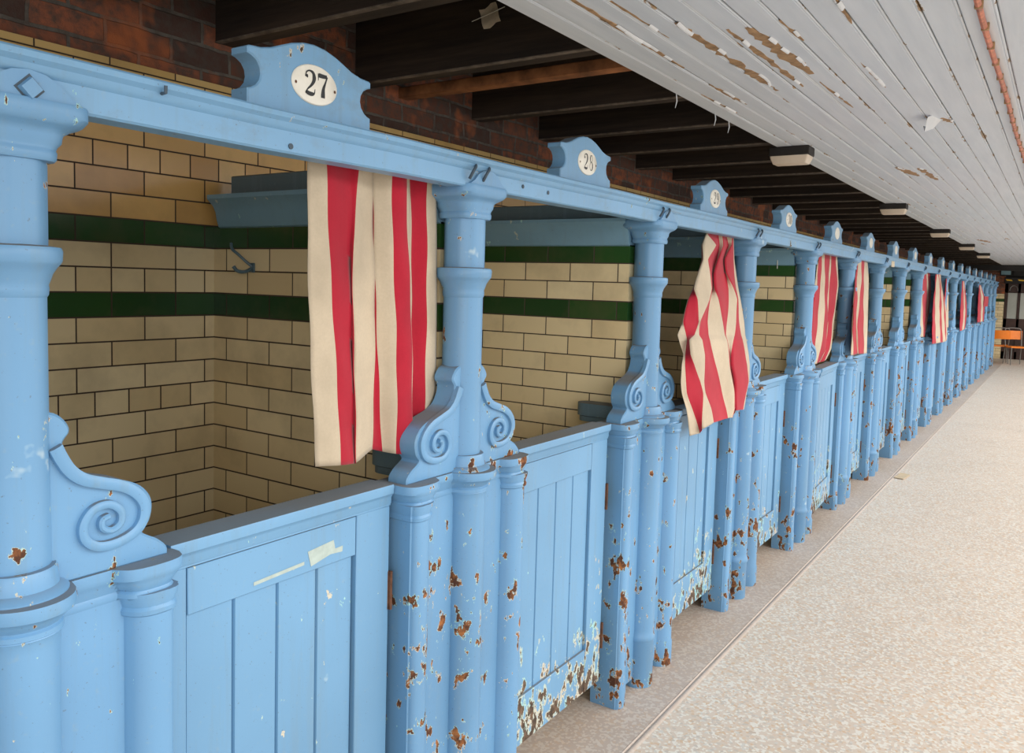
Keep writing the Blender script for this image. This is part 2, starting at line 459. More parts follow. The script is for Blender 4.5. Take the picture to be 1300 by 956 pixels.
# partitions between the cubicles, with their painted cornices
for k in range(0, NPOST):
    yc = S*k
    mb = MB(); mb.box(-1.075, -.062, yc-.05, yc+.05, 0, 1.80, 0)
    o = mb.build('wall_partition', M['tile_part'], smooth=0); struct(o)
    mb = MB()
    prof = [(-.05, 1.795), (-.058, 1.800), (-.066, 1.825), (-.070, 1.848), (-.080, 1.868), (-.098, 1.885), (-.104, 1.890), (-.104, 1.904), (-.060, 1.908)]
    L = [(y, z) for y, z in prof] + [(-y, z) for y, z in reversed(prof)]
    mb.loft([[(x_, yc+y, z) for y, z in L] for x_ in (-1.035, -.062)])
    struct(mb.build('trim_4', M['cornice']), 'moulded blue cornice on top of a tiled partition')
    mb = MB(); mb.box(-.965, -.062, yc-.062, yc+.062, 1.906, 1.968, .004)
    struct(mb.build('trim_5', M['darkblue']), 'dusty blue-grey capping board above a partition cornice')

# long head beam carried by the posts
mb = MB()
prof = [(.016, 1.886), (.066, 1.886), (.070, 1.890), (.070, 1.930), (.074, 1.933), (.078, 1.938), (.080, 1.946), (.088, 1.953), (.090, 1.962), (.086, 1.966), (.016, 1.966)]
ny = 60
rings = []
for q in range(ny+1):
    y = -1.5 + (S*(NPOST-1)+.12+1.5)*q/ny
    w = .0012*math.sin(q*2.3)
    rings.append([(x_+w, y, z+w) for x_, z in prof])
mb.loft(rings)
beam = tag(mb.build('head_beam', M['beam'], smooth=25), 'long pale blue moulded timber beam on top of all the posts', 'beam')
mb = MB(); mb.tube([(.082, .205, 1.944), (.094, .205, 1.944), (.096, .204, 1.956)], .003, 6); o = mb.build('nail', M['hook'], beam)
for y_, z_ in ((1.36, 1.915), (1.50, 1.912), (.50, 1.90)):
    mb = MB(); mb.lathe([(.0, 0), (.006, .0005), (.006, .002), (0, .003)], n=10); o = mb.build('nail', M['hook'], beam); o.rotation_euler = (0, PI/2, 0); o.location = (.0695, y_, z_)
# ------------------------------------------------------------------ posts
def front(y, off=0.0):
    """front outline (X) of the panel between the pilasters, seen from above"""
    x = .026
    r = .060+off
    if abs(y) < r: x = max(x, .022+math.sqrt(r*r-y*y))
    a = abs(y)-.216
    r = .045+off
    if abs(a) < r: x = max(x, .026+(1-(abs(a)/r)**2.6)**(1/2.6)*.036)
    return x+off*.6

def outline(off, back=-.055):
    ys = []
    hw = .263+off
    N = 72
    ys = [-hw+2*hw*i/N for i in range(N+1)]
    return [(front(y, off), y) for y in ys] + [(back-off*.5, hw), (back-off*.5, -hw)]

def rrect(hx, hy, z, r, n=5):
    pts = []
    for sx, sy, a0 in ((1, 1, 0), (-1, 1, 90), (-1, -1, 180), (1, -1, 270)):
        for i in range(n+1):
            a = math.radians(a0+90*i/n)
            pts.append((sx*(hx-r)+r*math.cos(a), sy*(hy-r)+r*math.sin(a), z))
    return pts

# bracket silhouette (y,z) for the right-hand side
BR = [(.020, 1.404), (.048, 1.404), (.066, 1.394), (.078, 1.378), (.079, 1.366), (.070, 1.354), (.068, 1.342), (.074, 1.322), (.088, 1.302), (.110, 1.287),
      (.140, 1.277), (.172, 1.267), (.200, 1.252), (.218, 1.230), (.222, 1.207), (.216, 1.183), (.203, 1.167), (.214, 1.157), (.232, 1.146), (.250, 1.128), (.252, 1.112), (.020, 1.112)]
SP = [(.052, 1.346), (.062, 1.325), (.076, 1.303), (.098, 1.285), (.130, 1.273), (.165, 1.261), (.192, 1.243), (.208, 1.218), (.205, 1.190), (.187, 1.171), (.155, 1.161),
      (.122, 1.163), (.100, 1.180), (.097, 1.206), (.114, 1.229), (.142, 1.233), (.163, 1.217), (.163, 1.196), (.146, 1.186), (.130, 1.194), (.130, 1.208), (.142, 1.212)]

def scroll_mesh(sgn):
    b = MB(); pts = smoothpath([(sgn*y, z) for y, z in SP], 4)
    n = len(pts)
    rings = []
    for i, p in enumerate(pts):
        d = (pts[min(i+1, n-1)]-pts[max(i-1, 0)]).normalized(); nn = Vector((-d.y, d.x))
        w = .0125*(1-.55*i/n); h = .034+.010
        rings.append([(.026, *(p+nn*w)), (h-.003, *(p+nn*w*.9)), (h, *(p+nn*w*.4)), (h, *(p-nn*w*.4)), (h-.003, *(p-nn*w*.9)), (.026, *(p-nn*w))])
    b.loft(rings)
    return b
def bracket_mesh(sgn):
    b = MB(); pts = [(p.x*sgn, p.y) for p in smoothpath(BR[:-1], 3)]+[(sgn*BR[-1][0], BR[-1][1])]
    pts = [(y*(1.03 if abs(y) > .1 else 1), z) for y, z in pts]
    b.prism_yz(pts, -.032, .032, .004)
    return b

def make_post():
    r = empty('cubicle_post')
    b = MB(); b.lathe([(.0575, 1.10), (.0575, 1.20), (.0555, 1.40), (.0550, 1.60)], n=36); b.build('lower_shaft', M['iron'], r)
    b = MB(); b.lathe([(.0550, 1.592), (.0575, 1.596), (.0585, 1.606), (.0575, 1.612), (.060, 1.618), (.064, 1.630), (.071, 1.641), (.0745, 1.645), (.0775, 1.650), (.0785, 1.666), (.076, 1.672), (.050, 1.676)], n=36)
    b.build('collar', M['ledge'], r)
    b = MB()   # upper shaft: eight soft facets
    def oct_(rad, z):
        pts = []
        for i in range(8):
            for dt in (-.12, .12):
                a = 2*PI*(i+.5)/8+dt; pts.append((rad*math.cos(a), rad*math.sin(a), z))
        return pts
    b.loft([oct_(.0575, 1.670), oct_(.0575, 1.83)]); b.build('upper_shaft', M['iron'], r, smooth=25)
    b = MB()
    lv = [(.0600, .0600, 1.807), (.0625, .0630, 1.811), (.0625, .0640, 1.821), (.0600, .0625, 1.825), (.0605, .0650, 1.831), (.0630, .071, 1.838), (.0645, .072, 1.847), (.0650, .0735, 1.851), (.071, .082, 1.857), (.078, .094, 1.862), (.084, .0995, 1.866), (.0855, .101, 1.874), (.0855, .101, 1.892), (.084, .0995, 1.895)]
    b.loft([rrect(hx, hy, z, min(hx, hy)*(.42 if z > 1.866 else .62)) for hx, hy, z in lv])
    cap = b.build('capital', M['iron'], r)
    # cast lug rising in front of the beam
    b = MB()
    LZ = -.014
    lug = [(y_, z_+LZ) for y_, z_ in [(-.086, 1.903), (-.080, 1.910), (-.062, 1.920), (-.046, 1.936), (-.025, 1.947), (0, 1.951), (.025, 1.947), (.046, 1.936), (.062, 1.920), (.080, 1.910), (.086, 1.903), (.086, 1.898), (-.086, 1.898)]]
    b.prism_yz(lug, .066, .0785); b.build('lug', M['iron'], cap)
    for s in (-1, 1):
        br = bracket_mesh(s).build('bracket', M['ledge'], r)
        scroll_mesh(s).build('scroll', M['ledge'], br)
    # ledge following the plan of the pilasters and the column
    b = MB()
    lev = [(.000, 1.052), (.003, 1.056), (.003, 1.064), (.0, 1.068), (.004, 1.074), (.009, 1.082), (.012, 1.088), (.017, 1.092), (.0185, 1.100), (.017, 1.1135)]
    b.loft([[(x, y, z) for x, y in outline(off)] for off, z in lev]); b.build('ledge', M['ledge'], r, smooth=35)
    b = MB(); b.lathe([(.058, 1.075), (.070, 1.082), (.077, 1.092), (.0785, 1.104), (.077, 1.116), (.070, 1.122), (.063, 1.126), (.0605, 1.150), (.0575, 1.156)], cx=.012, n=32); b.build('ring', M['ring'], r)
    # panel
    b = MB(); b.box(-.050, .026, -.200, .200, .035, 1.056, .002); b.build('panel', M['iron'], r)
    # half column in front of the panel
    b = MB(); b.lathe([(.0590, .0), (.0600, .004), (.0600, .19), (.0635, .195), (.065, .205), (.0635, .215), (.060, .222), (.0585, .24), (.0585, 1.03), (.060, 1.045), (.064, 1.053), (.060, 1.060), (.062, 1.072), (.068, 1.080)], cx=.022, n=32)
    b.build('half_column', M['iron'], r)
    # pilasters
    for s in (-1, 1):
        b = MB()
        SEC = [(-.055, .044), (.046, .044), (.048, .040), (.052, .039), (.058, .036), (.063, .029), (.0655, .016), (.0645, 0), (.061, -.013), (.053, -.025), (.043, -.033), (.031, -.0385), (.024, -.042), (-.055, -.042)]
        def pil(z, o=0.0):
            return [(x+(o if x > 0 else -o), s*(.216+y+(o if y > 0 else -o)), z) for x, y in SEC]
        b.loft([pil(.0, .002), pil(.012, .003), pil(.10, .003), pil(.112, 0), pil(1.0, 0), pil(1.018, 0), pil(1.022, .004), pil(1.030, .005), pil(1.036, .002), pil(1.052, .006), pil(1.062, .007)])
        b.build('pilaster', M['iron'], r, smooth=30)
    return r, cap

post0, cap0 = make_post()
PSH = {0: -.011, 1: -.020, 3: -.010}   # small irregularities in the spacing
def post_label(k):
    base = {0: 'blue iron post at the left edge of the photo with a diamond-headed bolt',
            1: 'blue iron post with scroll brackets between number plates 27 and 28',
            2: 'blue iron post with scroll brackets between number plates 28 and 29',
            3: 'blue iron post just right of the gathered striped curtain under number 29',
            4: 'chipped blue iron post, fifth from the left, beyond the number 30 plate'}
    if k in base: return base[k]
    if k == NPOST-1: return 'last blue iron post at the far end of the row, beside the orange chairs'
    return f'blue iron post with scroll brackets, {ORD[k]} counting from the near left end'
for k in range(NPOST):
    if k == 0: p = post0
    else: p = copy_tree(post0)
    p.location = (0, S*k+PSH.get(k, 0), 0)
    tag(p, post_label(k), 'post', 'blue iron posts along the row')
# dark rounded block behind the bracket
b = MB(); pts = []
for i in range(13):
    a = PI/2+PI*i/12; pts.append((-.185+.042*math.cos(a), -.100+.042*math.sin(a)))
pts += [(-.058, -.142), (-.058, -.058)]
b.loft([[(x, y, z) for x, y in pts] for z in (1.085, 1.105)]); b.loft([[(x*1.03, y*1.04, z) for x, y in pts] for z in (1.108, 1.15, 1.158)])
cs = b.build('corner_shelf', M['darkblue'])
for k, lab in ((1, 'small dark rounded ledge behind the post scroll below the long striped curtain'), (2, 'small dark rounded ledge against the tiles above the number 28 door')):
    o = cs if k == 1 else cs.copy()
    if k == 2: COL.objects.link(o)
    o.location = (-.004, S*k-.002, 0); tag(o, lab, 'ledge', 'dark ledges behind the posts')
# bolt on the first post, pairs of iron hooks on the others
caps = sorted([o for o in bpy.data.objects if o.name.startswith('capital')], key=lambda o: o.parent.location.y)
b = MB(); q = .0155
b.loft([[(.074, q*1.25*a, 1.908+q*1.25*c) for a, c in ((1, 0), (0, 1), (-1, 0), (0, -1))], [(.088, q*a, 1.908+q*c) for a, c in ((1, 0), (0, 1), (-1, 0), (0, -1))]])
o = b.build('bolt', M['iron'], caps[0], smooth=0)
b = MB(); b.loft([[(.0772, 1.5*q*a, 1.908+1.5*q*c) for a, c in ((1, 0), (0, 1), (-1, 0), (0, -1))], [(.079, 1.45*q*a, 1.908+1.45*q*c) for a, c in ((1, 0), (0, 1), (-1, 0), (0, -1))]])
b.build('washer', M['hook'], caps[0], smooth=0)
hk = None
for cpo in caps[1:]:
    for dy in (-.075, -.015):
        if hk is None:
            b = MB(); b.tube(smoothpath([(.078, -.012, 1.906), (.086, -.012, 1.918), (.089, -.006, 1.930), (.085, .006, 1.938), (.078, .014, 1.944)], 4), .0042, 7)
            hk = b.build('hook', M['hook'], cpo); h = hk
        else:
            h = hk.copy(); COL.objects.link(h); h.parent = cpo
        h.location = (0, dy, 0)

# ------------------------------------------------------------------ half doors
def make_door():
    r = empty('half_door')
    y0, y1 = -.333, .293          # hinge side is +y
    b = MB(); b.box(-.040, .000, y0, -.291, .12, 1.062, .002); b.build('stile', M['wood'], r)
    b = MB(); b.box(-.040, .000, .176, y1, .12, 1.062, .002); b.build('stile', M['wood'], r)
    b = MB(); b.box(-.040, -.0006, -.2885, .1735, .964, 1.0595, .0015); b.build('rail', M['wood'], r)
    b = MB(); b.box(-.040, -.0006, -.288, .173, .12, .285, .0015); b.build('rail', M['wood'], r)
    # boards with V joints
    b = MB(); n = 4; w = (.173+.288)/n
    for i in range(n):
        a = -.288+w*i; c = a+w; e = .0045
        b.loft([[(-.030, a, z), (-.018, a+.0012, z), (-.011, a+e, z), (-.011, c-e, z), (-.018, c-.0012, z), (-.030, c, z)] for z in (.285, .962)])
    b.build('board_panel', M['wood'], r, smooth=20)
    b = MB()
    prof = [(-.068, 1.056), (.0015, 1.0625), (.0015, 1.066), (.004, 1.070), (.0045, 1.084), (.008, 1.090), (.0125, 1.095), (.0135, 1.112), (.012, 1.118), (-.068, 1.118)]
    b.loft([[(x, y, z) for x, z in prof] for y in (y0, y1)]); b.build('cap_moulding', M['wood'], r, smooth=30)
    for z in (.30, .84):
        b = MB(); b.box(-.034, .0015, y1-.004, y1+.006, z-.05, z+.05, .001); b.tube([(.004, y1+.003, z-.05), (.004, y1+.003, z+.05)], .0048, 8)
        b.build('hinge', M['rust'], r)
    return r
door0 = make_door()
def door_label(k):
    base = {0: 'wide blue half door with four vertical boards under number plate 27',
            1: 'blue half door under number plate 28, its foot badly flaked',
            2: 'blue half door partly behind the gathered striped curtain under number 29',
            3: 'narrow view of a blue half door under number plate 30',
            4: 'blue half door standing slightly forward below the creased striped curtain'}
    if k in base: return base[k]
    return f'blue half door closing the {ORD[k]} cubicle from the near left end'
for k in range(NPOST-1):
    d = door0 if k == 0 else copy_tree(door0)
    d.location = (0.0, S*k+.6, 0)
    if k == 3: d.location.x = -.010
    if k == 4:
        a = math.radians(3.0); d.rotation_euler = (0, 0, a)
        d.location = (.028+.293*math.sin(a), S*k+.6, 0)
    tag(d, door_label(k), 'door', 'blue half doors of the cubicles')
# tape marks on the first door's rail
random.seed(3)
kids = [c for c in door0.children if c.name.startswith('rail')]
mb = MB()
M['mark'] = simple('old_tape_mark', (.40, .47, .43), .8, .12, 40)
mb.add([(.0002, .02, 1.012), (.0002, .10, 1.020), (.0002, .105, .998), (.0002, .13, .999), (.0002, .128, .985), (.0002, .09, .988), (.0002, .03, .975)], [(0, 1, 2, 3, 4, 5, 6)])
mb.add([(.0002, -.13, .985), (.0002, .01, .992), (.0002, .01, .984), (.0002, -.13, .977)], [(0, 1, 2, 3)])
o = mb.build('tape_mark', M['mark'], kids[0], smooth=0); o['label'] = 'pale old tape mark'

# ------------------------------------------------------------------ number crests
D = {}
D['2'] = [[(.15, 1.02, .11), (.17, 1.10, .12), (.15, 1.17, .09)], [(.10, 1.13, .04), (.18, 1.34, .04), (.46, 1.44, .045), (.76, 1.34, .10), (.86, 1.08, .14), (.78, .82, .11), (.55, .56, .07), (.30, .36, .045), (.10, .12, .035)], [(.08, .10, .04), (.22, .13, .10), (.48, .09, .11), (.72, .10, .10), (.88, .16, .05), (.95, .42, .025)]]
D['7'] = [[(.10, 1.33, .03), (.16, 1.32, .11), (.5, 1.31, .11), (.9, 1.33, .09)], [(.08, 1.42, .02), (.10, 1.2, .035), (.09, 1.0, .02)], [(.93, 1.34, .05), (.78, 1.0, .06), (.60, .6, .11), (.55, .25, .16), (.55, .02, .16)]]
def ring8(cz, rx, rz, th): return [(.5+rx*math.cos(a), cz+rz*math.sin(a), .030+th*max(0, math.cos(a-ph))**2) for ph in [(PI if rx < .3 else 0)] for a in [2*PI*i/16 for i in range(17)]]
D['8'] = [ring8(1.10, .28, .32, .07), ring8(.40, .35, .39, .09)]
D['8x'] = [[(.50, .78, .06), (.26, .96, .09), (.18, 1.16, .09), (.28, 1.36, .06), (.50, 1.44, .04), (.72, 1.36, .05), (.80, 1.16, .05), (.72, .96, .05), (.50, .78, .06)], [(.50, .78, .07), (.78, .58, .10), (.86, .34, .10), (.74, .10, .06), (.50, 0.0, .04), (.24, .10, .05), (.14, .34, .05), (.24, .60, .05), (.50, .78, .06)], [(.24, .98, .10), (.5, .76, .12), (.78, .52, .10)]]
D['9'] = [[(.84, .95, .12), (.72, .74, .05), (.50, .66, .04), (.24, .78, .08), (.14, 1.05, .13), (.24, 1.32, .08), (.50, 1.44, .04), (.74, 1.32, .08), (.85, 1.0, .14), (.84, .6, .13), (.70, .2, .08), (.44, .02, .045), (.2, .14, .05)], [(.19, .22, .09), (.21, .3, .1)]]
D['3'] = [[(.14, 1.16, .09), (.16, 1.22, .10)], [(.14, 1.25, .04), (.44, 1.44, .045), (.74, 1.32, .09), (.80, 1.10, .12), (.68, .86, .07), (.42, .76, .035)], [(.42, .76, .035), (.74, .66, .08), (.88, .38, .13), (.76, .12, .09), (.46, 0.0, .045), (.14, .2, .05)], [(.15, .24, .09), (.17, .31, .1)]]
D['0'] = [[(.50, 1.44, .035), (.24, 1.22, .11), (.15, .72, .14), (.24, .22, .11), (.50, 0.0, .035), (.76, .22, .11), (.85, .72, .14), (.76, 1.22, .11), (.50, 1.44, .035)]]
def digit(mb, ch, y, z, h, w, x, ws=1.0):
    for st in D[ch]:
        pts = smoothpath(st, 6)
        n = len(pts); L = []; R_ = []
        for i, p in enumerate(pts):
            d = pts[min(i+1, n-1)]-pts[max(i-1, 0)]; d = Vector((d.x, d.y))
            if d.length < 1e-6: d = Vector((1, 0))
            d.normalize(); nn = Vector((-d.y, d.x)); ww = p.z*ws
            a = (p.x+nn.x*ww, p.y+nn.y*ww); c = (p.x-nn.x*ww, p.y-nn.y*ww)
            L.append((x, y+(a[0]-.5)*w, z+(a[1]/1.44-.5)*h)); R_.append((x, y+(c[0]-.5)*w, z+(c[1]/1.44-.5)*h))
        mb.add(L+R_, [(i, i+1, n+i+1, n+i) for i in range(n-1)])
half = [(0, 2.124), (.030, 2.121), (.060, 2.113), (.085, 2.103), (.110, 2.092), (.138, 2.085), (.166, 2.083), (.170, 2.080), (.170, 2.068), (.160, 2.065), (.148, 2.058), (.140, 2.046), (.138, 2.033), (.141, 2.021), (.150, 2.010), (.160, 2.004), (.170, 2.001), (.170, 1.966)]
def make_crest():
    b = MB(); poly = [(y, z) for y, z in half]+[(-y, z) for y, z in reversed(half[1:])]
    b.prism_yz(poly, .002, .052, .003)
    r = b.build('number_crest', M['beam'], smooth=30)
    b = MB(); n = 40
    def el(k, x): return [(x, .063*k*math.cos(2*PI*i/n), 2.040+.0415*k*math.sin(2*PI*i/n)) for i in range(n)]
    b.loft([el(1, .050), el(1, .0535), el(.96, .0555), el(.5, .057)]); b.build('number_plate', M['enamel'], r)
    return r
crest0 = make_crest()
def crest_label(k):
    n = {0: '27', 1: '28', 2: '29', 3: '30'}.get(k)
    if n: return f'shaped blue crest with oval cream plate numbered {n}'
    return f'small shaped blue crest with oval plate, {ORD[k]} from the near end'
crests = [crest0]+[copy_tree(crest0) for _ in range(NPOST-2)]
for k in range(NPOST-1):
    c = crests[k]
    c.location = (0, S*k+(.578 if k == 0 else .570), 0)
    tag(c, crest_label(k), 'number sign', 'number crests standing on the beam')
    if k < 4:
        plate = [q for q in c.children][0]
        txt = ('27', '28', '29', '30')[k]
        mb = MB()
        hh, ww, sep = ((.050, .030, .0345) if k == 0 else (.050, .026, .036))
        for i, ch in enumerate(txt): digit(mb, ch, (i-.5)*sep+(.001), 2.041, hh, ww, .0574, 1.15 if k == 0 else 1.05)
        mb.build('numeral', M['ink'], plate, smooth=0)
        mb = MB()
        for s in (-1, 1): mb.lathe([(.0, .0), (.0028, .0004), (.0028, .0016), (0, .002)], n=8)
        mb = MB()
        for s in (-1, 1):
            mb.add([(.0568, s*.054+.003*math.cos(2*PI*i/8), 2.036+.0035*math.sin(2*PI*i/8)) for i in range(8)], [tuple(range(8))])
        mb.build('screw', M['rust'], plate, smooth=0)
